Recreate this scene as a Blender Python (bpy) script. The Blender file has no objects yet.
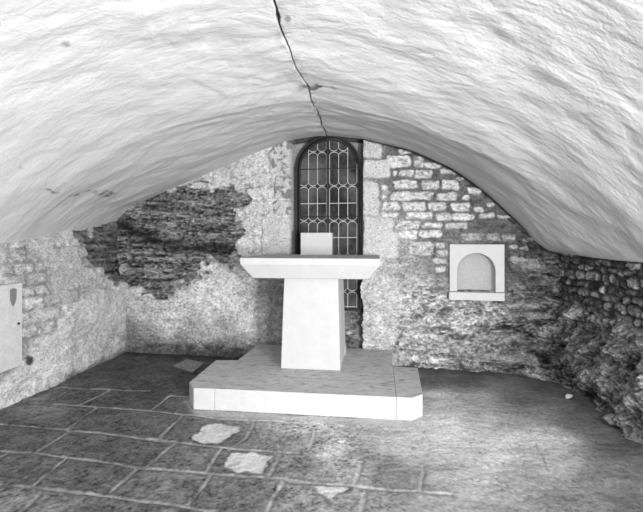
import bpy, bmesh, math, random
import numpy as np
from mathutils import Vector, Matrix

C = bpy.context.scene.collection
F, H, PX0, PY0 = 430.0, 1.4, 321.5, 238.0      # focal length in pixels, eye height, principal column, horizon row

# ------------------------------------------------------------------ camera
cam_d = bpy.data.cameras.new('camera'); cam = bpy.data.objects.new('camera', cam_d); C.objects.link(cam)
cam.location = (0, 0, H); cam.rotation_euler = (math.pi/2, 0, 0)
cam_d.sensor_width = 36; cam_d.lens = 36*F/643; cam_d.shift_y = -18/643; cam_d.clip_start = 0.05
bpy.context.scene.camera = cam
# ------------------------------------------------------------------ world, lamps, exposure
w = bpy.data.worlds.new('world'); bpy.context.scene.world = w; w.use_nodes = True
w.node_tree.nodes['Background'].inputs[0].default_value = (1, 1, 1, 1)
w.node_tree.nodes['Background'].inputs[1].default_value = 0.08
def area(name, loc, target, size, size_y, power):
    l = bpy.data.lights.new(name, 'AREA'); l.shape = 'RECTANGLE'; l.size = size; l.size_y = size_y; l.energy = power
    o = bpy.data.objects.new(name, l); C.objects.link(o); o.location = loc
    o.rotation_euler = (Vector(target)-Vector(loc)).to_track_quat('-Z', 'Y').to_euler(); return o
area('photographic_lamp', (0.95, -0.6, 1.60), (-0.4, 4.6, .9), 0.25, 0.25, 55)
area('doorway_daylight', (2.2, -1.7, 0.95), (-2.2, 3.0, 1.5), 0.6, 1.2, 430)
vs = bpy.context.scene.view_settings
vs.view_transform = 'Standard'; vs.look = 'None'; vs.exposure = 0.15; vs.gamma = 1.0; vs.use_curve_mapping = False

# ------------------------------------------------------------------ numeric helpers
rng = random.Random(7)
def smooth(a, b, x):
    t = np.clip((x-a)/(b-a), 0, 1); return t*t*(3-2*t)
def vnoise(x, y, seed=0):
    xi = np.floor(x).astype(np.int64); yi = np.floor(y).astype(np.int64)
    fx = x-xi; fy = y-yi; fx = fx*fx*(3-2*fx); fy = fy*fy*(3-2*fy)
    def hsh(a, b):
        n = (a*374761393+b*668265263+seed*1442695041) & 0xffffffff
        n = ((n ^ (n >> 13))*1274126177) & 0xffffffff
        n = ((n ^ (n >> 16))*2246822519) & 0xffffffff
        return ((n ^ (n >> 15)) & 0xffff)/65535.0
    return ((hsh(xi, yi)*(1-fx)+hsh(xi+1, yi)*fx)*(1-fy)+(hsh(xi, yi+1)*(1-fx)+hsh(xi+1, yi+1)*fx)*fy)
def fbm(x, y, seed=0, octv=4):
    s = 0; a = 1; t = 0
    for i in range(octv):
        s = s+a*vnoise(x, y, seed+i*17); t += a; a *= .55; x = x*2.03+3.1; y = y*2.03+1.7
    return np.clip((s/t-.5)*3.2, -1, 1)            # about -1 .. 1
def inpoly(px, py, poly):
    r = np.zeros(px.shape, bool); n = len(poly)
    for i in range(n):
        x0, y0 = poly[i]; x1, y1 = poly[(i+1) % n]
        if y0 == y1: continue
        c = ((y0 > py) != (y1 > py)) & (px < (x1-x0)*(py-y0)/(y1-y0)+x0); r ^= c
    return r
def segdist(px, py, pts):
    d = np.full(px.shape, 1e9)
    for (x0, y0), (x1, y1) in zip(pts[:-1], pts[1:]):
        dx, dy = x1-x0, y1-y0; t = np.clip(((px-x0)*dx+(py-y0)*dy)/(dx*dx+dy*dy+1e-12), 0, 1)
        d = np.minimum(d, np.hypot(px-x0-t*dx, py-y0-t*dy))
    return d
def softpoly(px, py, poly, wdt):
    d = segdist(px, py, list(poly)+[poly[0]]); s = np.where(inpoly(px, py, poly), d, -d); return smooth(-wdt, wdt, s)
def rbox(px, py, b, r):
    cx, cy, hx, hy = (b[0]+b[2])/2, (b[1]+b[3])/2, (b[2]-b[0])/2, (b[3]-b[1])/2
    r = min(r, hx, hy); qx = np.abs(px-cx)-hx+r; qy = np.abs(py-cy)-hy+r
    return np.hypot(np.maximum(qx, 0), np.maximum(qy, 0))+np.minimum(np.maximum(qx, qy), 0)-r
def idw(px, py, pts, sx=1, sy=1, p=3):
    num = 0; den = 0
    for x, y, v in pts:
        wt = 1/(((px-x)*sx)**2+((py-y)*sy)**2+60)**(p/2); num = num+wt*v; den = den+wt
    return num/den
def mix(a, b, t): return a*(1-t)+b*t
def proj(X, Y, Z): return PX0+F*X/Y, PY0-F*(Z-H)/Y
def ground(px, py, z=0.0):
    Y = F*(H-z)/(py-PY0); return (px-PX0)/F*Y, Y

def grid_mesh(name, X, Y, Z, alb, mat, uv=None, drop=None, flip=False):
    r, c = X.shape
    co = np.stack([X, Y, Z], -1).reshape(-1, 3).astype(np.float32)
    i = np.arange(r*c).reshape(r, c)
    q = np.stack([i[:-1, :-1], i[:-1, 1:], i[1:, 1:], i[1:, :-1]], -1).reshape(-1, 4)
    if flip: q = q[:, ::-1]
    if drop is not None: q = q[~drop[:-1, :-1].reshape(-1)]
    me = bpy.data.meshes.new(name); me.vertices.add(len(co)); me.vertices.foreach_set('co', co.ravel())
    me.loops.add(q.size); me.loops.foreach_set('vertex_index', q.ravel().astype(np.int32))
    me.polygons.add(len(q)); me.polygons.foreach_set('loop_start', np.arange(0, q.size, 4, dtype=np.int32))
    me.polygons.foreach_set('loop_total', np.full(len(q), 4, np.int32))
    me.update(calc_edges=True)
    me.polygons.foreach_set('use_smooth', np.ones(len(q), bool))
    a = me.attributes.new('tone', 'FLOAT', 'POINT'); a.data.foreach_set('value', np.clip(alb, .01, .95).ravel().astype(np.float32))
    if uv is not None:
        a = me.attributes.new('flow', 'FLOAT_VECTOR', 'POINT')
        a.data.foreach_set('vector', np.stack([uv[0], uv[1], uv[0]*0], -1).reshape(-1).astype(np.float32))
    me.materials.append(mat); o = bpy.data.objects.new(name, me); C.objects.link(o); return o

# ------------------------------------------------------------------ materials (all neutral: the photograph is black and white)
def new_mat(name):
    m = bpy.data.materials.new(name); m.use_nodes = True; return m, m.node_tree.nodes, m.node_tree.links, m.node_tree.nodes['Principled BSDF']
def noise(n, l, vec, scale, detail=6, rough=.65):
    t = n.new('ShaderNodeTexNoise'); t.inputs['Scale'].default_value = scale; t.inputs['Detail'].default_value = detail
    t.inputs['Roughness'].default_value = rough; l.new(vec, t.inputs['Vector']); return t.outputs['Fac']
def mrange(n, l, v, a, b, c, d):
    t = n.new('ShaderNodeMapRange'); l.new(v, t.inputs[0])
    for k, x in enumerate((a, b, c, d)): t.inputs[k+1].default_value = x
    return t.outputs[0]
def mul(n, l, a, b, op='MULTIPLY'):
    t = n.new('ShaderNodeMath'); t.operation = op
    for k, x in enumerate((a, b)):
        if isinstance(x, (int, float)): t.inputs[k].default_value = x
        else: l.new(x, t.inputs[k])
    return t.outputs[0]
def tone_mat(name, s1=60, s2=260, amt=.35, bump=.5, dist=.006, stretch=None, rough=.9, flow=False, spec=.2, pits=0):
    m, n, l, b = new_mat(name)
    at = n.new('ShaderNodeAttribute'); at.attribute_name = 'tone'
    if flow:
        fa = n.new('ShaderNodeAttribute'); fa.attribute_name = 'flow'; vec = fa.outputs['Vector']
    else: vec = n.new('ShaderNodeTexCoord').outputs['Object']
    if stretch:
        mp = n.new('ShaderNodeMapping'); mp.inputs['Scale'].default_value = stretch; l.new(vec, mp.inputs['Vector']); vec2 = mp.outputs['Vector']
    else: vec2 = vec
    a = noise(n, l, vec2, s1); c = noise(n, l, vec, s2, 3)
    v = mul(n, l, mrange(n, l, a, .3, .7, 1-amt, 1+amt), mrange(n, l, c, .3, .7, 1-amt*.7, 1+amt*.7))
    v = mul(n, l, v, at.outputs['Fac'])
    if pits:
        pz = noise(n, l, vec2, pits, 2, .5); v = mul(n, l, v, mrange(n, l, pz, .34, .42, .35, 1))
    cr = n.new('ShaderNodeCombineColor')
    for k in range(3): l.new(v, cr.inputs[k])
    l.new(cr.outputs[0], b.inputs['Base Color'])
    b.inputs['Roughness'].default_value = rough; b.inputs['Specular IOR Level'].default_value = spec
    bp = n.new('ShaderNodeBump'); bp.inputs['Strength'].default_value = bump; bp.inputs['Distance'].default_value = dist
    l.new(mul(n, l, a, mul(n, l, c, .4), 'ADD'), bp.inputs['Height']); l.new(bp.outputs[0], b.inputs['Normal'])
    return m
def stone_mat(name, val, amt=.12, s1=14, s2=120, bump=.25, dist=.003, rough=.85, spec=.25, metal=0, thr=None, stretch=None):
    m, n, l, b = new_mat(name)
    vec = n.new('ShaderNodeTexCoord').outputs['Object']
    if stretch:
        mp = n.new('ShaderNodeMapping'); mp.inputs['Scale'].default_value = stretch; l.new(vec, mp.inputs['Vector']); vec = mp.outputs['Vector']
    a = noise(n, l, vec, s1); c = noise(n, l, vec, s2, 4)
    v = mul(n, l, mrange(n, l, a, .3, .7, val*(1-amt), val*(1+amt)), mrange(n, l, c, .3, .7, 1-amt, 1+amt))
    if thr:
        v = mul(n, l, v, mrange(n, l, noise(n, l, vec, thr, 5, .7), .36, .46, .55, 1))
    cr = n.new('ShaderNodeCombineColor')
    for k in range(3): l.new(v, cr.inputs[k])
    l.new(cr.outputs[0], b.inputs['Base Color']); b.inputs['Roughness'].default_value = rough
    b.inputs['Specular IOR Level'].default_value = spec; b.inputs['Metallic'].default_value = metal
    bp = n.new('ShaderNodeBump'); bp.inputs['Strength'].default_value = bump; bp.inputs['Distance'].default_value = dist
    l.new(mul(n, l, a, c, 'ADD'), bp.inputs['Height']); l.new(bp.outputs[0], b.inputs['Normal'])
    return m
M_wall = tone_mat('old_masonry', 38, 170, .24, .9, .012, stretch=(1, 1, 1.5), pits=70)
M_vault = tone_mat('trowelled_whitewash', 5, 50, .05, .65, .016, stretch=(1.0, 2.4, 1), flow=True, rough=.95, spec=.1)
M_floor = tone_mat('worn_flagstone', 45, 210, .22, .5, .005, rough=.8)
M_altar = stone_mat('dressed_limestone', .55, .05, 9, 150, .2, .002)
M_altar_top = stone_mat('darker_limestone_top', .48, .2, 12, 120, .3, .003, thr=30)  # tabletop's upper face, a little darker and blotchier than the sides
M_step_face = stone_mat('whitened_step_face', .55, .06, 7, 60, .3, .004)
M_step_top = stone_mat('worn_step_top', .50, .22, 14, 110, .6, .008, thr=9, stretch=(1, 2.6, 1))
M_niche = stone_mat('pale_niche_stone', .56, .04, 12, 160, .2, .002)
M_niche_in = stone_mat('niche_hollow_stone', .42, .10, 40, 160, .4, .003)
M_plaque = stone_mat('plaque_marble', .56, .09, 14, 60, .25, .003)
M_relief = stone_mat('worn_relief_stone', .20, .25, 60, 160, .6, .004)
M_iron = stone_mat('black_iron', .018, .3, 30, 120, .3, .002, rough=.55, spec=.4)
M_lead = stone_mat('pale_lead_came', .58, .12, 30, 90, .2, .001, rough=.5, spec=.5)
M_pebble = stone_mat('pale_pebble', .55, .15, 30, 120, .4, .003)
M_hole = stone_mat('dark_bolt_hole', .02, .1, 30, 120, .1, .001)
def glass_mat():
    m, n, l, b = new_mat('old_window_glass')
    vec = n.new('ShaderNodeTexCoord').outputs['Object']
    v = mrange(n, l, noise(n, l, vec, 2.6, 5, .7), .38, .66, .010, .11)
    v = mul(n, l, v, mrange(n, l, noise(n, l, vec, 60, 4), .3, .7, .7, 1.3))
    at = n.new('ShaderNodeAttribute'); at.attribute_name = 'tone'; v = mul(n, l, v, at.outputs['Fac'])
    cr = n.new('ShaderNodeCombineColor')
    for k in range(3): l.new(v, cr.inputs[k])
    l.new(cr.outputs[0], b.inputs['Base Color']); b.inputs['Roughness'].default_value = .35; b.inputs['Specular IOR Level'].default_value = .3
    return m
M_glass = glass_mat()

# ------------------------------------------------------------------ object helpers
def tag(o, label=None, cat=None, group=None, kind=None):
    for k, v in (('label', label), ('category', cat), ('group', group), ('kind', kind)):
        if v: o[k] = v
    return o
def empty(name, loc, rz=0):
    o = bpy.data.objects.new(name, None); C.objects.link(o); o.location = loc; o.rotation_euler = (0, 0, rz); o.empty_display_size = .1; return o
def link_bm(name, bm, mats, parent=None, bevel=0, seg=2, smooth_=False):
    bmesh.ops.recalc_face_normals(bm, faces=bm.faces)
    me = bpy.data.meshes.new(name); bm.to_mesh(me); bm.free()
    for m in (mats if isinstance(mats, (list, tuple)) else [mats]): me.materials.append(m)
    o = bpy.data.objects.new(name, me); C.objects.link(o)
    if parent: o.parent = parent
    if smooth_:
        for p in me.polygons: p.use_smooth = True
    if bevel:
        md = o.modifiers.new('bevel', 'BEVEL'); md.width = bevel; md.segments = seg; md.limit_method = 'ANGLE'; md.angle_limit = math.radians(25)
    return o
def hexa(bm, bot, top, mi=0, top_mi=None):
    """closed solid between a bottom ring and a top ring of the same number of corners"""
    a = [bm.verts.new(p) for p in bot]; b = [bm.verts.new(p) for p in top]; n = len(a)
    f = bm.faces.new(a[::-1]); f.material_index = mi
    f = bm.faces.new(b); f.material_index = mi if top_mi is None else top_mi
    for i in range(n):
        f = bm.faces.new((a[i], a[(i+1) % n], b[(i+1) % n], b[i])); f.material_index = mi
def rect(x0, x1, y0, y1, z): return [(x0, y0, z), (x1, y0, z), (x1, y1, z), (x0, y1, z)]
def roughen(o, amp, scale, cuts=0):
    """chips and hand-cut unevenness on a block"""
    me = o.data; bm = bmesh.new(); bm.from_mesh(me)
    if cuts: bmesh.ops.subdivide_edges(bm, edges=bm.edges[:], cuts=cuts, use_grid_fill=True)
    co = np.array([v.co[:] for v in bm.verts])
    for k in range(3):
        d = fbm(co[:, (k+1) % 3]*scale+5*k, co[:, (k+2) % 3]*scale+co[:, k]*scale*.7, 40+k, 3)*amp
        for v, q in zip(bm.verts, d): v.co[k] += q
    bm.to_mesh(me); bm.free()
def tube(bm, pts, r, sides=6):
    """round bar along a polyline"""
    pts = [Vector(p) for p in pts]; rings = []
    for i, p in enumerate(pts):
        d = (pts[min(i+1, len(pts)-1)]-pts[max(i-1, 0)]).normalized()
        up = Vector((0, 1, 0)) if abs(d.y) < .9 else Vector((1, 0, 0))
        s = d.cross(up).normalized(); t = s.cross(d)
        rings.append([bm.verts.new(p+(s*math.cos(a)+t*math.sin(a))*r) for a in [2*math.pi*k/sides for k in range(sides)]])
    for a, b in zip(rings[:-1], rings[1:]):
        for k in range(sides): bm.faces.new((a[k], a[(k+1) % sides], b[(k+1) % sides], b[k]))
    bm.faces.new(rings[0][::-1]); bm.faces.new(rings[-1])

# ------------------------------------------------------------------ back wall frame
WL = np.array([-2.42, 5.28]); WR = np.array([2.42, 4.42]); WLEN = float(np.linalg.norm(WR-WL)); WD = (WR-WL)/WLEN
WN = np.array([WD[1], -WD[0]])                       # points into the room
def wall_uv(px, py):
    a = (px-PX0)/F; b = (PY0-py)/F
    # a*Y = WLx+u*WDx ; Y = WLy+u*WDy
    u = (a*WL[1]-WL[0])/(WD[0]-a*WD[1]); Y = WL[1]+u*WD[1]; return u, H+b*Y
def wall_uv_d(px, py, dd):
    a = (px-PX0)/F; b = (PY0-py)/F; ax, ay = WL[0]+dd*WN[0], WL[1]+dd*WN[1]
    u = (a*ay-ax)/(WD[0]-a*WD[1]); Y = ay+u*WD[1]; return u, H+b*Y
def wall_xyz(u, v, d=0):
    return WL[0]+u*WD[0]+d*WN[0], WL[1]+u*WD[1]+d*WN[1], v
edge_px = [(108, 228), (113, 223), (130, 206), (160, 193), (185, 183), (230, 164), (262, 150), (290, 139), (312, 135.5), (330, 134.5), (365, 138), (410, 149),
           (450, 167), (475, 183), (500, 204), (520, 223), (535, 240), (548, 250), (560, 253)]
edge_uv = np.array([wall_uv(*p) for p in edge_px])
def top_at(u): return np.interp(u, edge_uv[:, 0], edge_uv[:, 1])

# ------------------------------------------------------------------ wall_back
stone_boxes = []
for ox, oy, s, lst in (
    (370, 135, 5.12, [(80,105,205,165),(220,115,275,165),(280,140,365,170),(350,175,440,200),(115,180,140,210),(150,180,225,215),(230,180,320,222),(120,232,245,275),(262,235,350,280),(362,230,455,280),(110,290,210,338),(205,290,320,332),(340,300,445,335),(62,345,150,385),(165,345,280,388),(300,345,388,388),(415,350,505,390),(60,400,145,420),(180,395,320,430),(338,400,415,438),(425,400,512,438),(130,438,255,478),(275,445,370,475),(385,450,500,480),(60,255,90,330),(150,70,210,95)]),
    (450, 170, 5.12, [(0,55,45,100),(90,85,160,125),(30,170,100,210),(10,222,125,255),(125,190,170,215),(150,220,230,248),(240,230,305,250),(60,325,165,360),(180,325,255,360),(265,335,335,365),(300,385,345,405),(370,345,430,365),(0,275,75,300),(310,445,380,480),(380,450,450,500),(355,390,395,415),(190,170,235,190),(60,130,100,155),(0,115,35,150),(35,35,75,50)]),
    (360, 220, 5.12, [(180,5,305,48),(200,55,295,97),(305,50,415,90),(250,110,375,180),(385,115,435,145),(385,155,445,185),(370,195,440,225),(385,240,440,270),(120,215,240,255),(290,315,340,340),(320,12,420,40),(445,22,512,42)])):
    stone_boxes += [(ox+a/s, oy+b/s, ox+c/s, oy+d/s) for a, b, c, d in lst]
nu, nv = 620, 330
U, T = np.meshgrid(np.linspace(-.12, WLEN+.12, nu), np.linspace(0, 1, nv))
V = T*(top_at(U)+.06)
X0, Y0, Z0 = wall_xyz(U, V)
px, py = proj(X0, Y0, Z0)
wx = px+fbm(px/9, py/6, 1, 3)*2.6; wy = py+fbm(px/9, py/6, 2, 3)*2.0
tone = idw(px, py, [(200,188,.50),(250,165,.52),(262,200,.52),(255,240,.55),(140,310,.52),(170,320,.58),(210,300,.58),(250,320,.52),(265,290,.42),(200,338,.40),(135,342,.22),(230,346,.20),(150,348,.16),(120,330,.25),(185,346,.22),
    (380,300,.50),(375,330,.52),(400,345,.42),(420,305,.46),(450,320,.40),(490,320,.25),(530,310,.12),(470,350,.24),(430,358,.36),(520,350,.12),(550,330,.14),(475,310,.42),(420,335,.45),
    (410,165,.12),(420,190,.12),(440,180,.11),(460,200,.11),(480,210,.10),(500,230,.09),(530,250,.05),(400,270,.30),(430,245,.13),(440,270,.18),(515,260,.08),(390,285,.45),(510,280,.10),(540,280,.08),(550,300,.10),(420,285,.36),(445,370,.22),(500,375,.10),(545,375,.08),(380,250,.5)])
big = fbm(px/26, py/18, 3, 3); mid = fbm(px/8, py/5, 4, 4); fine = fbm(px/2.6, py/1.8, 5, 3)
strata = fbm(px/9, py/2.5+px/60, 6, 4)*.55+fbm(px/22, py/6, 7, 3)*.45; speck = fbm(px/1.9, py/1.5, 8, 2)
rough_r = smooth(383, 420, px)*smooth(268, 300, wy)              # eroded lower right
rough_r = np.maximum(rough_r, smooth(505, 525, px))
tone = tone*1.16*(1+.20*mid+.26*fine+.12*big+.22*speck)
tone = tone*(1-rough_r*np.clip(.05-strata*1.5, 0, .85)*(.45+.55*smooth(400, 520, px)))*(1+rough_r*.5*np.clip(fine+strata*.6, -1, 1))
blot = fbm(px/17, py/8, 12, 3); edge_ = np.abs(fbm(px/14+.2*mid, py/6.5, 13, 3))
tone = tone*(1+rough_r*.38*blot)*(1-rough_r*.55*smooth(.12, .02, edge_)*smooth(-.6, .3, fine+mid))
disp = .010*mid+.006*fine+.02*big-rough_r*.02*smooth(.12, .02, edge_)
disp += rough_r*(strata*.030+.02*big)
# hand-laid rubble right of the window
st = np.zeros_like(px); lite = np.zeros_like(px)
for i, b in enumerate(stone_boxes):
    k = (px > b[0]-6) & (px < b[2]+6) & (py > b[1]-6) & (py < b[3]+6)
    m = smooth(.9, -.9, rbox(wx[k]*.6+px[k]*.4, wy[k]*.5+py[k]*.5, b, 2.5)); cx = (b[0]+b[2])/2; cy = (b[1]+b[3])/2
    val = .64-.0016*max(cx-400, 0)-(.10 if cy > 235 else 0)*(cx < 500)+rng.uniform(-.10, .06)
    if cx > 500 and cy > 225: val *= .75
    tn = lite[k]; tn[m > st[k]] = val; lite[k] = tn; st[k] = np.maximum(st[k], m)
sp = np.clip(lite*(1.06+.55*np.clip(fbm(px/3.2, py/2.0, 9, 3), -1, .4)+.2*speck), .05, .8)
tone = mix(tone, sp, st); disp += st*.016
# dark fissures beside the niche
for pts, wd_ in (([(458,226.5),(470,228),(488,226),(505,227)], .8), ([(506,243),(507,262),(509,268)], 1.8), ([(508,218),(520,228),(530,238)], 1.0), ([(515,236),(524,238),(533,243)], 1.6),
                 ([(392,355),(399,340),(404,330)], .7), ([(432,240),(435,250),(434,258)], .6), ([(400,350),(430,353),(470,357),(520,362)], .8), ([(525,300),(545,296)], 1.4), ([(500,270),(520,275)], 1.0)):
    g = smooth(wd_+1.2, wd_*.4, segdist(px+fine*1.8, py+fine*1.4, pts))*smooth(-.5, .4, mid+fine*.5); tone = mix(tone, .04, g*.85); disp -= g*.025
for b in ((500,300,540,309),(455,302,488,308),(505,312,548,318),(420,338,452,346),(455,352,490,359),(478,335,520,342),(400,322,430,330),(520,262,545,270),(496,352,535,362)):
    g = smooth(1.5, -1.5, rbox(wx, wy, b, 3)); tone = mix(tone, (.40-.0013*max(b[0]-420, 0))*(1+.5*fine), g*.55); disp += g*.02
# dressed quoins at both jambs
for b, val in (((363,139,382,158),.60),((363,160,390,178),.62),((363,182,379,215),.60),((364,218,393,238),.62),((363,232,398,259),.62),
               ((272,141,291,150),.6),((270,150,291,174),.58),((275,176,291,198),.54),((274,200,291,214),.56),((262,218,291,240),.60),((262,241,291,262),.58)):
    g = smooth(1.1, -1.1, rbox(wx*.4+px*.6, wy*.4+py*.6, b, 2)); pit = smooth(.10, .4, fbm(px/3.0, py/3.4, 11, 3))*(.95 if b[1] < 215 and b[0] < 300 else .15)
    tone = mix(tone, val*(1+.10*mid)*(1-.6*pit), g); disp = mix(disp, .018+.003*mid, g)
# horizontal courses ghosting through the plaster left of the window
for b in ((232,167,258,172),(246,176,268,181),(236,190,262,196),(246,203,268,209),(240,222,264,229),(240,243,262,249),(238,254,266,260)):
    g = smooth(1.6, -1.6, rbox(wx, wy, b, 2.5)); tone = mix(tone, .64*(1+.12*mid), g*.6); disp += g*.008
for pts in ([(236,187),(262,187)], [(240,214),(270,215)], [(244,235),(262,235)], [(256,150),(258,180),(262,215)], [(240,200),(250,199)], [(246,226),(258,225)], [(230,178),(250,179)]):
    g = smooth(1.6, .3, segdist(wx, wy, pts))*smooth(-.2, .3, mid); tone = mix(tone, .2, g*.6)
# bare dark stone, upper left
dark_poly = [(100,222),(112,215),(150,192),(186,184),(215,187),(246,190),(243,203),(238,215),(237,240),(230,262),(205,264),(196,283),(176,287),(163,303),(148,300),(140,286),(126,290),(116,268),(100,255)]
g = softpoly(px+fbm(px/10, py/8, 21, 4)*11, py+fbm(px/10, py/8, 22, 4)*9, dark_poly, 2.2)
s2 = fbm(px/15, py/2.4-px/60, 23, 4)*.8+.3*speck; s3 = fbm(px/3, py/1.5, 24, 3)
dk = .18*(1+.9*np.clip(s2, -1, 1)+.75*s3); dk = np.where(smooth(.0, .5, s2+s3*.5) > 0, mix(dk, .42, smooth(.25, .75, s2*.9+s3*.7)*.8), dk)
band = np.exp(-((py-(232+(px-130)*.20+6*np.sin(px/22)))/7)**2)*smooth(245, 225, px); dk = dk*(1-.75*band)
for pts in ([(128,206),(160,208),(200,212),(236,214)], [(115,226),(150,222),(190,228),(235,232)], [(120,240),(160,243),(210,252),(235,250)], [(136,262),(170,268),(196,262)], [(170,244),(206,238),(232,242)]):
    gg = smooth(1.6, .3, segdist(px+fine*1.5, py+fine*2+mid*1.5, pts))*smooth(-.4, .3, mid); dk = mix(dk, .03, gg*.8); disp -= g*gg*.02
tone = mix(tone, np.clip(dk, .02, .5), g); disp = disp-g*.03+g*(s2*.028+s3*.010)
# dark patches and base band, left plaster; one patch paints the altar slab's shadow
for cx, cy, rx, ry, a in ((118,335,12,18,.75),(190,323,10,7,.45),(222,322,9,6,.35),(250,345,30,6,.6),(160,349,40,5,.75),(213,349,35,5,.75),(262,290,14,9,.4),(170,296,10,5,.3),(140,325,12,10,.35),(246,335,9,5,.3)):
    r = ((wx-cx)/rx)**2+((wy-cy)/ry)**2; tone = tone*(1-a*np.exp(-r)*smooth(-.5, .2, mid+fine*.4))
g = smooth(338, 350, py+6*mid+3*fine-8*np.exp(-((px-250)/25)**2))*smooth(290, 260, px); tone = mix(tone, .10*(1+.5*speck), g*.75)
# white flake under the vault
g = softpoly(wx, wy, [(188,185),(192,182),(208,182),(213,187),(205,189),(192,188)], 1.2); tone = mix(tone, .66, g)
# recess round the window and the dark infill below its sill
u0, _ = wall_uv(290.2, 200); u1, _ = wall_uv(363, 200)
wob = fbm(V*9, V*0+3, 31, 3)*.02*smooth(1.05, .8, V)
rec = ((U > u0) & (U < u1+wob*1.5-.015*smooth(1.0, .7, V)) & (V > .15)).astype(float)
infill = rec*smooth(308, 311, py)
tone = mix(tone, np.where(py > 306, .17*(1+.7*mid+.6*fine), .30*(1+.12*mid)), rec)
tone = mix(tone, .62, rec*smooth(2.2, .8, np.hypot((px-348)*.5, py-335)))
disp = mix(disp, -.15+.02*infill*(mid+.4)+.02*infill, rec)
# hollow behind the niche
nx0, _ = wall_uv(456, 270); nx1, _ = wall_uv(497, 270); _, nz0 = wall_uv(476, 291); _, nz1 = wall_uv(476, 251)
hol = (U > nx0) & (U < nx1) & (V > nz0) & (V < nz1); disp = np.where(hol, -.2, disp)
nfr = smooth(3, 0, rbox(px, py, (449, 245, 505, 300), 1)); disp = np.where(hol, disp, mix(disp, -.012, nfr))
# footing creeps forward low on the right
disp += smooth(.9, 3.2, U-2.2)*smooth(.45, .02, V)*.14
disp += smooth(WLEN-.35, WLEN+.05, U)*smooth(.9, .3, V)*.22
disp = disp*smooth(-.02, .10, top_at(U)-V+.10)
gap = smooth(.035, .012, top_at(U)-V+.006*mid)*smooth(285, 292, px); disp -= gap*.05; tone = mix(tone, .05, gap*.9)  # groove under the vault edge; its contact shadow is also painted dark
Xd, Yd, Zd = wall_xyz(U, V, disp)
# window opening (arched) is cut out of the recess
WDEP = -.115
ua, va = wall_uv_d(328.6, 169.4, WDEP); ur, _ = wall_uv_d(361.6, 168.6, WDEP); AR = (ur-ua)
_, vsill = wall_uv_d(329, 307.5, WDEP)
cut = (rec > 0) & (np.abs(U-ua) < AR+.004) & (V > vsill+.02) & ((V < va) | (np.hypot(U-ua, V-va) < AR+.004))
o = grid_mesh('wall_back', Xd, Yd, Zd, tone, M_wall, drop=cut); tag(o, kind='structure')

# ------------------------------------------------------------------ wall_left
yy = np.linspace(5.42, -1.6, 640); yy = np.where(True, yy, yy)
t = np.linspace(0, 1, 250); Yg, Tg = np.meshgrid(yy, t)
ltop = np.interp(Yg, [-1.6, 3.3, 3.5, 4.6, 4.95, 5.28], [1.34, 1.34, 1.343, 1.42, 1.47, 1.62])
Vg = Tg*(ltop+.16)
Xb = np.interp(Yg, [-1.6, 3.5, 5.28, 5.42], [-2.80, -2.617, -2.40, -2.385])
lean = -.13*smooth(.75, 1.5, Vg)*smooth(3.2, 5.2, Yg)
pxl, pyl = proj(Xb, np.maximum(Yg, .5), Vg)
mid = fbm(Yg*7, Vg*12, 51, 4); fine = fbm(Yg*26, Vg*40, 52, 3); big = fbm(Yg*2.2, Vg*3, 53, 3)
speck = fbm(Yg*75, Vg*95, 59, 2); tone = .60*(1+.10*big+.13*mid+.16*fine+.14*speck)
ledge = .70+(Yg-3.5)*.02+.05*fbm(Yg*3, Yg*0, 54, 3)
ledge = np.interp(Yg, [2.0, 3.5, 3.85, 4.1, 4.5, 5.2], [.2, .22, .36, .50, .78, .85])+.03*fbm(Yg*5, Yg*0, 54, 3)
upper = smooth(-.02, .03, Vg-ledge)
tone = mix(tone, tone*.86, upper)
stn = np.zeros_like(Yg); r2 = random.Random(3); v = .3
while v < 1.32:                                            # coursed stones showing through worn limewash
    hgt = r2.uniform(.085, .13); y = 2.9+r2.uniform(0, .2)
    while y < 5.0:
        ln = r2.uniform(.14, .34); b = (y+.012, v+.010, y+ln-.012, v+hgt-.012)
        k = (Yg > b[0]-.05) & (Yg < b[2]+.05) & (Vg > b[1]-.05) & (Vg < b[3]+.05)
        stn[k] = np.maximum(stn[k], smooth(.008, -.012, rbox(Yg[k]+mid[k]*.018, Vg[k]+fine[k]*.010, b, .03))*r2.uniform(.4, 1)); y += ln
    v += hgt
show = upper*smooth(-.25, .25, fbm(Yg*2.1, Vg*3.1, 55, 3)+.1)
tone = tone*(1-show*.42*(1-stn))*(1+show*stn*.12*(1+2.2*fine)); disp = .006*fine+.012*mid+.025*big+show*stn*.012-upper*.03
tone = mix(tone, .3, smooth(.012, .0, np.abs(Vg-ledge))*smooth(-.2, .3, mid)*.5)
# the bare dark stone turns the corner here
g = softpoly(Yg+fbm(Yg*5, Vg*6, 56, 4)*.22, Vg+fbm(Yg*5, Vg*6, 57, 4)*.12, [(4.6,1.42),(5.6,1.75),(5.6,.84),(5.18,.84),(4.95,1.00),(4.78,1.2),(4.55,1.3)], .05)
s2 = fbm(Yg*3, Vg*26, 58, 4); tone = mix(tone, np.clip(.12*(1+.9*s2+.7*fine), .02, .4), g); disp += g*(s2*.03-.02)
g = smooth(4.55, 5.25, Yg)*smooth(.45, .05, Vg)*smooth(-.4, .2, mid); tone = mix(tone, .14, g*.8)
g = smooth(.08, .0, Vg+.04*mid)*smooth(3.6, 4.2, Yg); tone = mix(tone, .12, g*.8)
# dark blotch in the tone under the plaque's corner
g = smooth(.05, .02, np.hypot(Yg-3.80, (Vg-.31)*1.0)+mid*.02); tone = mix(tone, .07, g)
disp *= np.clip(1-smooth(.0, .02, (Yg > 3.05)*(Yg < 3.70)*(Vg > .28)*(Vg < 1.05)), .15, 1)
tag(grid_mesh('wall_left', Xb+lean+disp, Yg, Vg, tone, M_wall), kind='structure')

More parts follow.
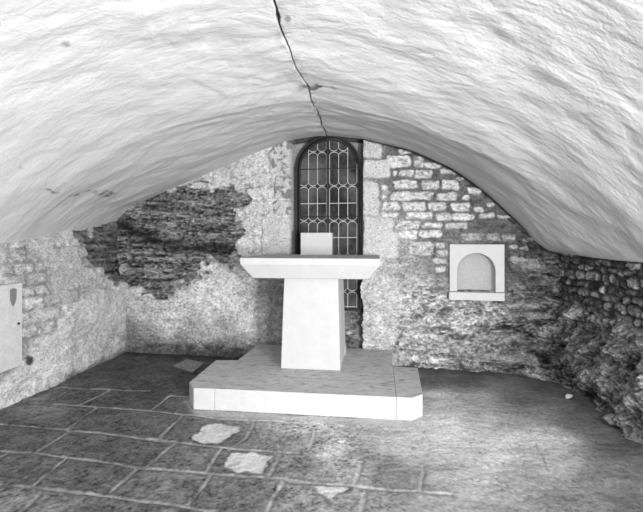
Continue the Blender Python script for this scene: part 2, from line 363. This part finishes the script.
# ------------------------------------------------------------------ wall_right (coursed stone over bulging bedrock)
yy = np.concatenate([np.linspace(4.62, 2.2, 420), np.linspace(2.18, -1.6, 110)])
Yg, Tg = np.meshgrid(yy, np.linspace(0, 1, 300))
rtop = np.interp(Yg, [-1.6, 3.28, 4.42], [1.20, 1.217, 1.277]); Vg = Tg*(rtop+.12)
Xb = np.full_like(Yg, 2.47); mid = fbm(Yg*8, Vg*12, 61, 4); fine = fbm(Yg*34, Vg*46, 62, 3); big = fbm(Yg*2.6, Vg*3.4, 63, 3)
ledge = .74+.05*fbm(Yg*3, Yg*0, 64, 3)-.02*(4.4-Yg); rock = smooth(.06, -.06, Vg-ledge)
tone = .05*(1+.5*fine); stn = np.zeros_like(Yg); val = np.zeros_like(Yg); r2 = random.Random(11); v = .55
while v < 1.30:
    hgt = r2.uniform(.060, .10); y = 2.0+r2.uniform(0, .2)
    while y < 4.5:
        ln = r2.uniform(.09, .24); b = (y+.016, v+.011, y+ln-.016, v+hgt-.008); tv = r2.choice([.06, .09, .14, .20, .27, .36])
        k = (Yg > b[0]-.05) & (Yg < b[2]+.05) & (Vg > b[1]-.05) & (Vg < b[3]+.05)
        m = smooth(.010, -.012, rbox(Yg[k]+mid[k]*.035, Vg[k]+fine[k]*.008+mid[k]*.018, b, .03)); q = val[k]; q[m > stn[k]] = tv; val[k] = q; stn[k] = np.maximum(stn[k], m); y += ln
    v += hgt
tone = mix(tone, np.clip(val*(1+.4*mid+.5*fine), .02, .42), stn)
rk = idw(Yg, Vg, [(4.3,.5,.13),(4.3,.1,.13),(3.9,.5,.22),(3.5,.5,.24),(3.2,.3,.16),(3.7,.15,.10),(4.1,.3,.24),(3.2,.6,.22),(2.8,.3,.12),(3.4,.05,.08),(4.35,.8,.09)], 14, 14)
speck = fbm(Yg*80, Vg*100, 69, 2); rk = rk*1.25*(1+.5*speck)*(1+.7*mid+.7*fine+.3*big)*(1-.5*smooth(.1, .6, fbm(Yg*6+Vg*4, Vg*14-Yg*2, 66, 3)))
tone = mix(tone, rk, rock)
base = np.interp(Yg, [-1.6, 3.03, 4.3, 4.62], [.22, .205, .13, .2])
disp = stn*(1-rock)*.022+.012*mid+.008*fine+(1-rock)*(.02*big)+rock*(base*smooth(.85, .1, Vg)+.05*smooth(.85, .6, Vg)+.085*big+.045*mid)
disp += smooth(4.05, 4.55, Yg)*smooth(.9, .3, Vg)*.15
tag(grid_mesh('wall_right', Xb-disp, Yg, Vg, tone, M_wall, flip=True), kind='structure')

# ------------------------------------------------------------------ floor
yy = np.concatenate([np.linspace(-1.6, 2.0, 60, endpoint=False), np.linspace(2.0, 3.6, 330, endpoint=False), np.linspace(3.6, 5.45, 260)])
xx = np.linspace(-2.95, 2.75, 820); Xg, Yg = np.meshgrid(xx, yy)
pxf, pyf = proj(Xg, np.maximum(Yg, 1.2), 0*Xg)
mid = fbm(Xg*9, Yg*9, 71, 4); fine = fbm(Xg*38, Yg*38, 72, 3); big = fbm(Xg*1.6, Yg*1.6, 73, 3)
slabness = smooth(.35, -.15, Xg-.10-(3.3-Yg)*.25+.15*big)
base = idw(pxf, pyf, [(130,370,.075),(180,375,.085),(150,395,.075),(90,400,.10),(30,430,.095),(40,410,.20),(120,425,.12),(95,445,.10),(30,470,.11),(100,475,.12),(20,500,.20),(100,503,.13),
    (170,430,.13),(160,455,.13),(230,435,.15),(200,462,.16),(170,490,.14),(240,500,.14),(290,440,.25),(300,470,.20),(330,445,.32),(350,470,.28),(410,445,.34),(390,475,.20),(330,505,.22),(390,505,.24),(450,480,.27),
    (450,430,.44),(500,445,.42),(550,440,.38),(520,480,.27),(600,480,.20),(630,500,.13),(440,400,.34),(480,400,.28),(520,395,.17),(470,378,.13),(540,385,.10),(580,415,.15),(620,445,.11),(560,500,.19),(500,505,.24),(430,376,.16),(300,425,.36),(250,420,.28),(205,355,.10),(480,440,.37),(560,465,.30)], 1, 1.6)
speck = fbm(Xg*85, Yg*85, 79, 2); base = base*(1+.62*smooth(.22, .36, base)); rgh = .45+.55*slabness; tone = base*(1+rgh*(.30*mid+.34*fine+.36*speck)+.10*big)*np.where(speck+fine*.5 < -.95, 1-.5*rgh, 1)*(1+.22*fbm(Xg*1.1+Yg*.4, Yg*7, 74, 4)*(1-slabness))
jl = [[(0,424),(20,425.5),(68,430)],[(68,431),(97,432.5),(160,439.5)],[(30,402),(46,403),(97,406.6),(160,412)],[(0,451),(35,453)],[(35,453),(66.5,457.5),(97,460),(139,467)],[(0,484),(36,486.5),(75,492),(160,503)],
 [(97,406.6),(66.5,429)],[(72.6,388),(52.7,399)],[(111,389.5),(80,404.6)],[(70.7,431),(35,453)],[(66.5,458),(35,485)],[(41.6,490.6),(19,512)],[(139,467),(111,492)],[(0,457),(10,452)],[(60,387),(72.6,388),(111,389.5),(150,391)],
 [(150,411),(183.5,414.4),(220,418.6),(300,422.3)],[(155,439.7),(177,441.7),(222,447),(249.5,449.7),(300,453.4)],[(139,467),(182,471),(207,473),(237,476),(269,478),(300,482)],[(140,500.7),(165,504.4),(215,512)],[(170,396),(151,410)],[(170,396),(188.5,397.5)],
 [(183.5,414.4),(160,437)],[(177,441.7),(147.5,466)],[(221,448.5),(206,471)],[(254.4,422.3),(247,437),(229.5,449.7)],[(282,454),(268,477)],[(211,474.6),(188.5,505.7)],[(284,482),(268,512)],
 [(290,482),(327,484.5),(357,487.5),(422,493),(450,494.5)],[(315,428.6),(310,449.7)],[(361,462),(356,486)],[(423,466),(423,492)],[(364.6,494.5),(362,512)]]
faint = [[(290,453),(357,461),(422,464.6)],[(383,431),(381.5,458.4)],[(450,494.5),(520,502)],[(300,422.3),(383,429),(420,431)],[(150,371),(130,388)],[(100,372),(170,377)],[(455,468),(500,470)],[(423,465),(480,470)]]
def gpl(l): return [ground(*p) for p in l]
wX = Xg+fbm(Xg*7, Yg*7, 70, 3)*.007; wY = Yg+fbm(Xg*7, Yg*7, 75, 3)*.007
d = np.full_like(Xg, 9.0)
for l in jl: d = np.minimum(d, segdist(wX, wY, gpl(l)))
jw = .009+.004*fbm(Xg*3, Yg*3, 76, 2)
g = smooth(jw+.008, jw-.006, d); tone = mix(tone, np.maximum(.34+.08*mid, base*1.1), g*(.70+.35*mid)); disp = .004*mid+.002*fine+.006*big-.008*g
tone *= 1-.18*smooth(.05, .02, d)*(1-g)
d = np.full_like(Xg, 9.0)
for l in faint: d = np.minimum(d, segdist(wX, wY, gpl(l)))
tone = mix(tone, tone*1.25, smooth(.02, .008, d)*.6)
for l in ([(536,442),(541,455),(546.5,470.5)], [(508,411.6),(545,414.5),(580,419)]):
    tone = mix(tone, .09, smooth(.010, .004, segdist(wX, wY, gpl(l)))*.35)
for pl in ([(203,427),(214.6,423.6),(239.5,427),(238,432),(222,441),(202,443.5),(193.5,436)], [(229.5,453.4),(249.5,452),(272,455),(264,472),(239.5,472),(226,464.6)], [(316,487.5),(340,488),(348.5,492),(332,499.5),(322,493)]):
    gp = gpl(pl); qx = Xg+fbm(Xg*9, Yg*9, 77, 3)*.03; qy = Yg+fbm(Xg*9, Yg*9, 78, 3)*.03
    rim = softpoly(qx, qy, gp, .06); inn = softpoly(qx, qy, gp, .012)
    tone = mix(tone, tone*(.45+.4*fine), np.clip(rim*2, 0, 1)*smooth(-.6, .4, mid)); tone = mix(tone, .55*(1+.12*mid+.1*speck), inn); disp -= inn*.006
for pl in ([(378,446),(383,443),(389,447),(384,452)], [(415,452),(420,449),(428,452),(422,456)]):
    tone = mix(tone, .55, softpoly(wX, wY, gpl(pl), .01)*.5)
# cement skirt round the front of the platform
skirt = [(183,402),(189,397),(192,405),(194.5,408.5),(300,415),(412,420.5),(423,414.5),(430,419),(415,426),(300,422),(196,416)]
tone = mix(tone, .46*(1+.08*mid), softpoly(wX, wY, gpl(skirt), .03)*.6)
# floor tone darkens along the foot of the back wall
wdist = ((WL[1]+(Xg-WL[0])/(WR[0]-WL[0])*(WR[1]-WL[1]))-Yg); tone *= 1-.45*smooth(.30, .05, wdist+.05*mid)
o = grid_mesh('floor', Xg, Yg, disp*.8, tone, M_floor); tag(o, kind='structure')

# ------------------------------------------------------------------ ceiling: skewed barrel vault with a crack along its crown
def seg_arc(n, rise, half):
    R = (half*half+rise*rise)/(2*rise); x = (1-n)*half; return (np.sqrt(np.maximum(R*R-x*x, 0))-(R-rise))/rise
bx, by, bz = wall_xyz(edge_uv[:, 0], edge_uv[:, 1]); ic = 9            # crown index in edge list
def resamp(xs, ys, zs, q):
    dd = np.concatenate([[0], np.cumsum(np.sqrt(np.diff(xs)**2+np.diff(ys)**2+np.diff(zs)**2))]); dd /= dd[-1]
    a = [np.interp(q, dd, v) for v in (xs, ys, zs)]
    return a
def smooth1(a, it=6):
    for _ in range(it): a[1:-1] = (a[:-2]+2*a[1:-1]+a[2:])/4
    return a
NL = 300
ql = 1-np.linspace(1, 0, NL)**1.0; ql = np.concatenate([np.linspace(0, .93, 230, endpoint=False), np.linspace(.93, 1, 50)])
qr = 1-ql[::-1]
L = resamp(bx[:ic+1], by[:ic+1], bz[:ic+1], ql); R = resamp(bx[ic:], by[ic:], bz[ic:], qr)
back = [np.concatenate([L[k], R[k][1:]]) for k in range(3)]
for k in (2,):
    a = back[k]; e = a[[0, -1]].copy(); kern = np.ones(15)/15; pad = np.pad(a, 7, mode='edge'); sm = np.convolve(pad, kern, 'valid'); wgt = np.minimum(np.arange(len(a)), np.arange(len(a))[::-1])/12.0; back[k] = mix(a, sm, np.clip(wgt, 0, 1))
def section(Y, xl, zl, xc, zc, xr, zr, sag=0.0):
    nl = 1-np.cos(ql*math.pi/2) if False else ql
    zL = seg_arc(ql, zc-zl, xc-xl)*(zc-zl)+zl; zR = seg_arc(1-qr, zc-zr, xr-xc)*(zc-zr)+zr
    zL = zL-sag*.12*np.sin(math.pi*ql); zR = zR-sag*np.sin(math.pi*(1-qr))
    return [np.concatenate([xl+(xc-xl)*ql, (xc+(xr-xc)*qr)[1:]]), Y, np.concatenate([zL, zR[1:]])]
S = [section(-1.6, -2.82, 1.34, -.68, 2.90, 2.43, 1.20), section(1.9, -2.69, 1.34, -.26, 2.66, 2.43, 1.21), section(3.4, -2.64, 1.343, -.08, 2.47, 2.41, 1.218, .09)]
tt = np.concatenate([np.linspace(0, .42, 60, endpoint=False), np.linspace(.42, 1, 470)])
n = len(back[0]); XX = np.zeros((len(tt), n)); YY = XX*0; ZZ = XX*0
for j, t_ in enumerate(tt):
    yb = back[1]; Yrow = -1.6+t_*(yb+.03+1.6)
    ks = [-1.6, 1.9, 3.4]
    w3 = np.clip((Yrow-3.4)/(yb-3.4), 0, 1.03); w2 = np.clip((Yrow-1.9)/1.5, 0, 1); w1 = np.clip((Yrow+1.6)/3.5, 0, 1)
    x = np.where(Yrow > 3.4, mix(S[2][0], back[0], w3), np.where(Yrow > 1.9, mix(S[1][0], S[2][0], w2), mix(S[0][0], S[1][0], w1)))
    z = np.where(Yrow > 3.4, mix(S[2][2], back[2], smooth(0, 1, w3)*.5+w3*.5), np.where(Yrow > 1.9, mix(S[1][2], S[2][2], w2), mix(S[0][2], S[1][2], w1)))
    XX[j] = x; YY[j] = Yrow; ZZ[j] = z
arc = np.cumsum(np.hypot(np.diff(XX, axis=1, prepend=XX[:, :1]), np.diff(ZZ, axis=1, prepend=ZZ[:, :1])), axis=1)
arc = arc-arc[:, 279:280]
w1_ = fbm(arc*1.3, YY*1.3, 81, 3)
r1 = fbm(arc*3.6+w1_, YY*6.5+arc*1.6+w1_*2, 82, 5); r2_ = fbm(arc*8+w1_, YY*20+arc*2, 83, 3); r0 = fbm(arc*.9, YY*1.4, 84, 3)
up = r1*.0058+r2_*.0022+r0*.030+.012*fbm(arc*1.6, YY*3.4, 90, 3)
fade = smooth(0, .25, back[1][None, :]-YY)*.8+.2
up = up*fade*smooth(0, .1, 1-np.abs(np.linspace(-1, 1, n))[None, :]*1.0+.03)
alb = .61*(1+.03*w1_+.03*r2_)
pxv, pyv = proj(XX, np.maximum(YY, 1.0), ZZ)
# crack (grooved into the surface) and flaked spots beside it
cp = [(272,-2),(277,15),(283,35),(290,52),(297,70),(305,85),(309,92),(314,107),(320,120),(327,135)]
cyx = []
for cx_, cy_ in cp:
    Yc = 3.0
    for _ in range(40): Yc = .5*Yc+.5*F*(np.interp(Yc, [-1.6, 1.9, 3.4, 4.83], [2.90, 2.66, 2.47, 2.565])-H)/(PY0-cy_); cyx.append((Yc, (cx_-PX0)/F*Yc))
cyx.insert(0, (0, cyx[0][1]-.25)); cyx = np.array(cyx)
xc = np.interp(YY, cyx[:, 0], cyx[:, 1])+.014*fbm(YY*9, YY*0, 85, 3)
dc = np.abs(pxv-np.interp(pyv, [p[1] for p in cp], [p[0] for p in cp])-1.3*fbm(YY*7, YY*0, 85, 3))*YY/F; cw = .0035+.0025*fbm(YY*6, YY*0+2, 86, 2)+.006*np.exp(-((pyv-19)/4)**2)
g = smooth(cw+.005, cw-.002, dc)*smooth(1.2, 1.8, YY); up = up+g*.03; alb = mix(alb, .05, g*.9)
g2 = np.exp(-(dc/.05)**2)*smooth(.0, .5, fbm(arc*14, YY*14, 87, 3)); alb = mix(alb, .25, g2*.5)
for cx_, cy_, rx, ry, a in ((48,189,10,1.4,.9),(77,196,6,1.5,1),(92,192.5,5,1.2,1),(104,194,8,1.8,1),(110,191,6,1.2,.9),(62,43,6,2.5,.6),(66,46,4,2,.5),(18,165,5,1.5,.5),(318,88,16,1.6,.9),(305,87,7,2.5,.8),(562,118,3,3,.6),(604,63,2,3,.6),(590,118,14,1.6,.35),(585,100,12,1.2,.25),(284,20,3,4,.7),(395,196,2,2,.6)):
    wxx = pxv+fbm(arc*9, YY*9, 88, 3)*5; wyy = pyv+fbm(arc*9, YY*9, 89, 3)*3
    e = ((wxx-cx_)/rx)**2+((wyy-cy_)/ry)**2; alb = mix(alb, .10, a*np.exp(-e**1.5)*smooth(-.6, .0, r2_))
# lips that turn outward over the wall heads
for side in (0, -1):
    pass
XX2 = np.concatenate([XX[:, :1]-.25, XX, XX[:, -1:]+.25], 1); YY2 = np.concatenate([YY[:, :1], YY, YY[:, -1:]], 1)
ZZ2 = np.concatenate([ZZ[:, :1]-.0, ZZ+up, ZZ[:, -1:]], 1); al2 = np.concatenate([alb[:, :1], alb, alb[:, -1:]], 1); ar2 = np.concatenate([arc[:, :1]-.2, arc, arc[:, -1:]+.2], 1)
tag(grid_mesh('ceiling', XX2, YY2, ZZ2, al2, M_vault, uv=(ar2, YY2), flip=True), kind='structure')

# ------------------------------------------------------------------ window
win = empty('window_1', (0, 0, 0)); tag(win, kind='structure')
def wp(u, v, d=0): return Vector(wall_xyz(u, v, d))
ppx = AR/33.0                                                    # metres per photo pixel on the window plane
uc = ua
def arch_path(r, d, zb, n=24, u_c=None):
    u_c = uc if u_c is None else u_c
    pts = [wp(u_c-r, zb, d)]+[wp(u_c-r*math.cos(math.pi*k/n), va+r*math.sin(math.pi*k/n), d) for k in range(n+1)]+[wp(u_c+r, zb, d)]
    return pts
def ribbon(bm, outer, inner, d0, d1):
    """flat bar frame between two outlines given as (u, v) lists"""
    n_ = len(outer); V_ = [[bm.verts.new(wp(u, v, d)) for u, v in ring] for ring, d in ((outer, d0), (inner, d0), (inner, d1), (outer, d1))]
    for i in range(n_-1):
        for a in range(4): bm.faces.new((V_[a][i], V_[a][i+1], V_[(a+1) % 4][i+1], V_[(a+1) % 4][i]))
    bm.faces.new([V_[a][0] for a in range(4)]); bm.faces.new([V_[a][-1] for a in range(3, -1, -1)])
def arch_uv(r, zb, n=32): return [(uc-r, zb)]+[(uc-r*math.cos(math.pi*k/n), va+r*math.sin(math.pi*k/n)) for k in range(n+1)]+[(uc+r, zb)]
zb = vsill
bm = bmesh.new(); ribbon(bm, arch_uv(AR+.006, zb), arch_uv(AR-.018, zb), WDEP+.03, WDEP-.03); link_bm('window_frame', bm, M_iron, win)
bm = bmesh.new(); ribbon(bm, arch_uv(AR-.032, zb), arch_uv(AR-.044, zb), WDEP+.012, WDEP-.03); link_bm('inner_frame', bm, M_iron, win)
gl = bmesh.new(); ring = arch_uv(AR-.012, zb); gl.faces.new([gl.verts.new(wp(u, v, WDEP-.022)) for u, v in ring]); 
r_ = bmesh.ops.extrude_face_region(gl, geom=gl.faces[:]); bmesh.ops.translate(gl, verts=[e for e in r_['geom'] if isinstance(e, bmesh.types.BMVert)], vec=(-WN[0]*.006, -WN[1]*.006, 0))
def mesh_tone(o, f):
    a = o.data.attributes.new('tone', 'FLOAT', 'POINT')
    for i, v_ in enumerate(o.data.vertices): a.data[i].value = f(v_.co)
g_o = link_bm('glass', gl, M_glass, win); mesh_tone(g_o, lambda c: 1.0)
# iron mullion and saddle bars
um = uc-.8*ppx
def bar(bm, pts_uv, r, d): tube(bm, [wp(u, v, d) for u, v in pts_uv], r)
def row(pyv_): return wall_uv_d(329, pyv_, WDEP)[1]
bm = bmesh.new(); bar(bm, [(um, zb), (um, va+AR-.01)], .014, WDEP+.0); link_bm('mullion', bm, M_iron, win)
for yv in (168.6, 216.5, 262):
    bm = bmesh.new(); bar(bm, [(uc-AR+.01, row(yv)), (uc+AR-.01, row(yv))], .0055, WDEP-.004); link_bm('saddle_bar', bm, M_iron, win)
# pale leads: rows of round-headed quarries that meet at small diamonds
pitch = 9.15*ppx; q = pitch/2
for side in (-1, 1):
    bm = bmesh.new(); cols = [um+side*(1.6*ppx+pitch*k) for k in range(4)]; r_l = .0042; dl = WDEP-.012
    def inside(u): return va+math.sqrt(max((AR-.05)**2-(u-uc)**2, 0))
    nodes = [row(y_) for y_ in (151.5, 186, 221, 256, 291)]
    tip = q*.85
    for c_ in cols:
        segs = []; zt = inside(c_) if abs(c_-uc) < AR-.05 else va
        stops = [zb]+sorted(nodes)+[zt]
        lo = zb
        for nd in sorted(nodes):
            if nd+tip < zt: segs.append((lo, nd-tip)); lo = nd+tip
        segs.append((lo, zt))
        for a, b in segs:
            if b > a+.005: tube(bm, [wp(c_, a, dl), wp(c_, b, dl)], r_l)
    for nd in nodes:
        for c_ in cols:                                       # the little black diamond at each crossing
            if nd+tip > (inside(c_) if abs(c_-uc) < AR-.05 else va): continue
            t_ = q*.56; n0 = len(bm.faces); bm.faces.ensure_lookup_table()
            hexa(bm, [wp(c_+t_, nd, dl-.004), wp(c_, nd+t_*1.1, dl-.004), wp(c_-t_, nd, dl-.004), wp(c_, nd-t_*1.1, dl-.004)], [wp(c_+t_, nd, dl+.006), wp(c_, nd+t_*1.1, dl+.006), wp(c_-t_, nd, dl+.006), wp(c_, nd-t_*1.1, dl+.006)], 1)
        for a, b in zip(cols[:-1], cols[1:]):
            m_ = (a+b)/2; hw = abs(b-a)/2
            if nd+q > inside(m_)+.02: continue
            for s_ in (1, -1):                                # round heads below, round feet above
                tube(bm, [wp(m_+hw*math.cos(math.pi*k/12), nd-s_*tip+s_*math.sin(math.pi*k/12)*(tip-.006), dl) for k in range(13)], r_l)
    for yv in (168.6, 203.3, 237.5, 272, 306.3):
        e = cols[-1]; tube(bm, [wp(cols[0], row(yv), dl), wp(e, row(yv), dl)], r_l*1.15)
    lo = link_bm('leading', bm, [M_lead, M_iron], win)
bm = bmesh.new()                                              # stone sill ledge below the glass
us0, us1 = uc-AR-.01, uc+AR+.01
hexa(bm, [wp(us0, zb-.03, -.16), wp(us1, zb-.03, -.16), wp(us1, zb-.03, -.10), wp(us0, zb-.03, -.10)], [wp(us0, zb+.004, -.16), wp(us1, zb+.004, -.16), wp(us1, zb-.004, -.10), wp(us0, zb-.004, -.10)])
link_bm('window_sill', bm, M_iron, win, .004)

# ------------------------------------------------------------------ altar platform (T-shaped, three slabs of stone)
PT = .1773
def gp(x, y): X, Y = ground(x, y, PT); return (X, Y)
plat = empty('altar_platform', (-.06, 4.2, 0)); tag(plat, 'low T-shaped pale stone platform under the altar', 'platform')
bl, br = gp(258.4, 343.8), gp(392.5, 350.5)
core = [gp(214.5, 388.7), gp(396, 397.2), gp(392.7, 366.3), br, bl, gp(237.5, 360)]
lw = [gp(193.5, 388), gp(214.3, 388.7), gp(237.3, 360), gp(216, 360), gp(189.3, 382)]
rw = [gp(396.2, 397.2), gp(412, 398), gp(422.7, 394), gp(417.6, 367.7), gp(392.85, 366.3)]
def slab(name, pts):
    bm = bmesh.new(); q_ = [(x+.06, y-4.2) for x, y in pts]
    hexa(bm, [(x, y, .001) for x, y in q_], [(x, y, PT) for x, y in q_], 0, 1)
    o = link_bm(name, bm, [M_step_face, M_step_top], plat, .006, 2); return o
slab('main_slab', core); slab('side_slab', lw); slab('side_slab', rw)

# ------------------------------------------------------------------ altar
RZ = -math.radians(7.5); AC = (-.061, 4.322)
alt = empty('altar', (AC[0], AC[1], PT+.0005), RZ); tag(alt, 'plain pale stone altar table on a tapering pedestal', 'altar')
ZB, ZF, ZT = 1.025-PT, 1.158-PT, 1.216-PT
bm = bmesh.new(); hexa(bm, rect(-.280, .280, -.335, .335, 0), rect(-.256, .256, -.30, .30, ZB)); link_bm('pedestal', bm, M_altar, alt, .008)
bm = bmesh.new()
zs = [(.535, .37, ZB), (.640, .44, ZF), (.640, .44, ZT)]
rings = [[bm.verts.new(p) for p in rect(-a, a, -b, b, z)] for a, b, z in zs]
bm.faces.new(rings[0][::-1]); f = bm.faces.new(rings[2]); f.material_index = 1
for r0_, r1_ in zip(rings[:-1], rings[1:]):
    for k in range(4): bm.faces.new((r0_[k], r0_[(k+1) % 4], r1_[(k+1) % 4], r1_[k]))
link_bm('tabletop', bm, [M_altar, M_altar_top], alt, .005)
bm = bmesh.new(); hexa(bm, rect(.262, .288, .20, .33, 0), rect(.262, .284, .20, .33, .085)); link_bm('foot_stone', bm, M_altar, alt, .004)

# block standing at the rear edge of the altar
def loc_to(x, y): c, s = math.cos(RZ), math.sin(RZ); return AC[0]+x*c-y*s, AC[1]+x*s+y*c
bxw, byw = loc_to(-.036, .365)
bm = bmesh.new(); hexa(bm, rect(-.170, .170, -.065, .065, 0), rect(-.170, .170, -.065, .065, .240))
o = link_bm('stone_block', bm, M_altar, None, .005); o.location = (bxw, byw, 1.2165); o.rotation_euler = (0, 0, RZ)
tag(o, 'small rectangular pale stone block standing on the rear edge of the altar top', 'stone block')

# ------------------------------------------------------------------ wall niche
nu0, nv0 = wall_uv(476.5, 300); NW = math.atan2(WD[1], WD[0])
nic = empty('wall_niche', tuple(wall_xyz(nu0, nv0, 0)), NW); tag(nic, 'pale stone niche with a round-headed hollow set into the rough wall right of the window', 'niche')
pm = wall_uv(477.5, 270)[0]-wall_uv(476.5, 270)[0]             # metres per pixel here
def nz(y): return (300-y)*pm*.985
# local frame: x along the wall, y into the wall, z up
R_ = 19.2*pm; zc = nz(269.4); zs_ = nz(291.0); x_l, x_r, z_t = -27.3*pm, 27.2*pm, nz(240.8); dx = -.6*pm
bm = bmesh.new(); NA = 32
def frame_face(y):
    inner = [(dx-R_, zs_)]+[(dx-R_*math.cos(math.pi*k/NA), zc+R_*math.sin(math.pi*k/NA)) for k in range(NA+1)]+[(dx+R_, zs_)]
    outer = []
    for (x, z) in inner:
        if z <= zs_+1e-6: outer.append((x_l if x < dx else x_r, zs_)); continue
        if z <= zc+1e-6: outer.append((x_l if x < dx else x_r, z)); continue
        a = math.atan2(z-zc, x-dx); ca, sa = math.cos(a), math.sin(a)
        t_ = min(((x_r-dx) if ca > 0 else (dx-x_l))/max(abs(ca), 1e-6), (z_t-zc)/max(sa, 1e-6)); outer.append((dx+ca*t_, zc+sa*t_))
    for cxn in (x_l, x_r):
        i_ = min(range(len(outer)), key=lambda j: (outer[j][0]-cxn)**2+(outer[j][1]-z_t)**2); outer[i_] = (cxn, z_t)
    return [bm.verts.new((x, y, z)) for x, z in inner], [bm.verts.new((x, y, z)) for x, z in outer]
i0, o0 = frame_face(-.022); i1, o1 = frame_face(.035)
for k in range(len(i0)-1):
    for quad in ((i0[k], i0[k+1], o0[k+1], o0[k]), (i1[k], o1[k], o1[k+1], i1[k+1]), (i0[k], i1[k], i1[k+1], i0[k+1]), (o0[k], o0[k+1], o1[k+1], o1[k])):
        bm.faces.new(quad)
bm.faces.new((i0[0], o0[0], o1[0], i1[0])); bm.faces.new((i0[-1], i1[-1], o1[-1], o0[-1]))
link_bm('niche_frame', bm, M_niche, nic, .002, 1)
bm = bmesh.new(); DEP = .095; NT, NZ = 24, 14; rows = []      # concave back with a half-dome head
Rh = R_+.004
for j in range(NZ): rows.append([(dx-Rh*math.cos(math.pi*k/NT), .03+DEP*math.sin(math.pi*k/NT), zs_+(zc-zs_)*j/(NZ-1)) for k in range(NT+1)])
for j in range(1, 10):
    ph = math.pi/2*j/9; rows.append([(dx-Rh*math.cos(ph)*math.cos(math.pi*k/NT), .03+DEP*math.cos(ph)*math.sin(math.pi*k/NT), zc+Rh*math.sin(ph)) for k in range(NT+1)])
vr = [[bm.verts.new(p) for p in r] for r in rows]
for a, b in zip(vr[:-1], vr[1:]):
    for k in range(NT): bm.faces.new((a[k], a[k+1], b[k+1], b[k]))
bmesh.ops.remove_doubles(bm, verts=bm.verts, dist=1e-5)
link_bm('niche_hollow', bm, M_niche_in, nic, smooth_=True)
bm = bmesh.new(); hexa(bm, rect(x_l-.9*pm, x_r-.3*pm, -.045, .13, 0), rect(x_l-.9*pm, x_r-.3*pm, -.045, .13, zs_-.006)); link_bm('niche_sill', bm, M_niche, nic, .005)

# ------------------------------------------------------------------ plaque on the left wall
ly0, ly1 = 3.10, 3.675
def lx(Y): return np.interp(Y, [-1.6, 3.5, 5.28], [-2.80, -2.617, -2.40])
xa, xb_ = float(lx(ly0)), float(lx(ly1)); ang = math.atan2(ly1-ly0, xb_-xa); wl = math.hypot(ly1-ly0, xb_-xa)
plq = empty('wall_plaque', (xa+.012, ly0, .318), ang)         # local x runs along the wall away from the camera, -y into the room
tag(plq, 'large pale stone plaque with a small carved shield, fixed flat to the left wall', 'plaque')
hp = .70
bm = bmesh.new(); hexa(bm, rect(0, wl, -.028, .02, 0), rect(0, wl, -.028, .02, hp)); link_bm('plaque_slab', bm, M_plaque, plq, .004)
bm = bmesh.new(); sc = [(-.042, .07), (0, .082), (.042, .07), (.040, -.01), (.02, -.05), (0, -.075), (-.02, -.05), (-.040, -.01)]
sx, sz = wl-.105, hp-.115
bm.faces.new([bm.verts.new((sx+a*.85, -.030, sz+b)) for a, b in sc]); r_ = bmesh.ops.extrude_face_region(bm, geom=bm.faces[:])
bmesh.ops.translate(bm, verts=[e for e in r_['geom'] if isinstance(e, bmesh.types.BMVert)], vec=(0, -.005, 0)); o = link_bm('carved_shield', bm, M_relief, plq, .002); tag(o, 'darker worn shield')
bm = bmesh.new(); bmesh.ops.create_cone(bm, cap_ends=True, segments=14, radius1=.011, radius2=.009, depth=.012, matrix=Matrix.Translation((wl-.045, -.032, .36)) @ Matrix.Rotation(math.pi/2, 4, 'X')); link_bm('bolt_hole', bm, M_hole, plq)  # bolt hole, its dark opening drawn as a small black stud

# ------------------------------------------------------------------ inset hatch slab and loose stones on the floor
hc = [ground(*p) for p in ((173.5, 367.5), (193, 373.8), (204.5, 364.6), (187, 361))]
cx_ = sum(p[0] for p in hc)/4; cy_ = sum(p[1] for p in hc)/4
bm = bmesh.new(); lp = [(x-cx_, y-cy_) for x, y in hc]
def ringat(s_, z): return [bm.verts.new((x*s_, y*s_, z)) for x, y in lp]
rr = [ringat(1, .0), ringat(1, .020), ringat(.74, .020), ringat(.70, .009), ringat(.60, .009), ringat(.56, .018)]
bm.faces.new(rr[0][::-1]); bm.faces.new(rr[-1])
for a, b in zip(rr[:-1], rr[1:]):
    for k in range(4): bm.faces.new((a[k], a[(k+1) % 4], b[(k+1) % 4], b[k]))
M_hatch = stone_mat('hatch_stone', .26, .3, 30, 120, .5, .004)
o = link_bm('drain_cover', bm, M_hatch, None, .003); o.location = (cx_, cy_, .004)
tag(o, 'small grooved stone cover in the dark floor left of the platform', 'drain cover')
def pebble(name, px_, py_, r, sq, label, cat, seed, mat=M_pebble):
    X, Y = ground(px_, py_); bm = bmesh.new(); bmesh.ops.create_icosphere(bm, subdivisions=3, radius=r)
    for v_ in bm.verts:
        k = 1+.28*float(fbm(np.array([v_.co.x/r*1.3+seed]), np.array([v_.co.y/r*1.3+v_.co.z/r]), seed, 2)[0]); v_.co *= k; v_.co.x *= sq[0]; v_.co.y *= sq[1]; v_.co.z *= sq[2]
    z0 = min(v_.co.z for v_ in bm.verts)
    o = link_bm(name, bm, mat, smooth_=True); o.location = (X, Y, -z0-.002+.004); tag(o, label, cat); return o
pebble('stone', 568.5, 399, .030, (1.1, .9, .7), 'small pale loose stone on the floor at the foot of the right rock', 'stone', 3)
pebble('stone', 619, 426, .075, (1.4, 1.0, .55), 'flat grey stone half under the right rock, nearer the camera', 'stone', 6, stone_mat('grey_rubble', .22, .25, 30, 90, .6, .006))
pebble('stone_chip', 340, 442.5, .015, (1.5, .8, .35), 'tiny white chip on the floor in front of the platform', 'stone chip', 9)
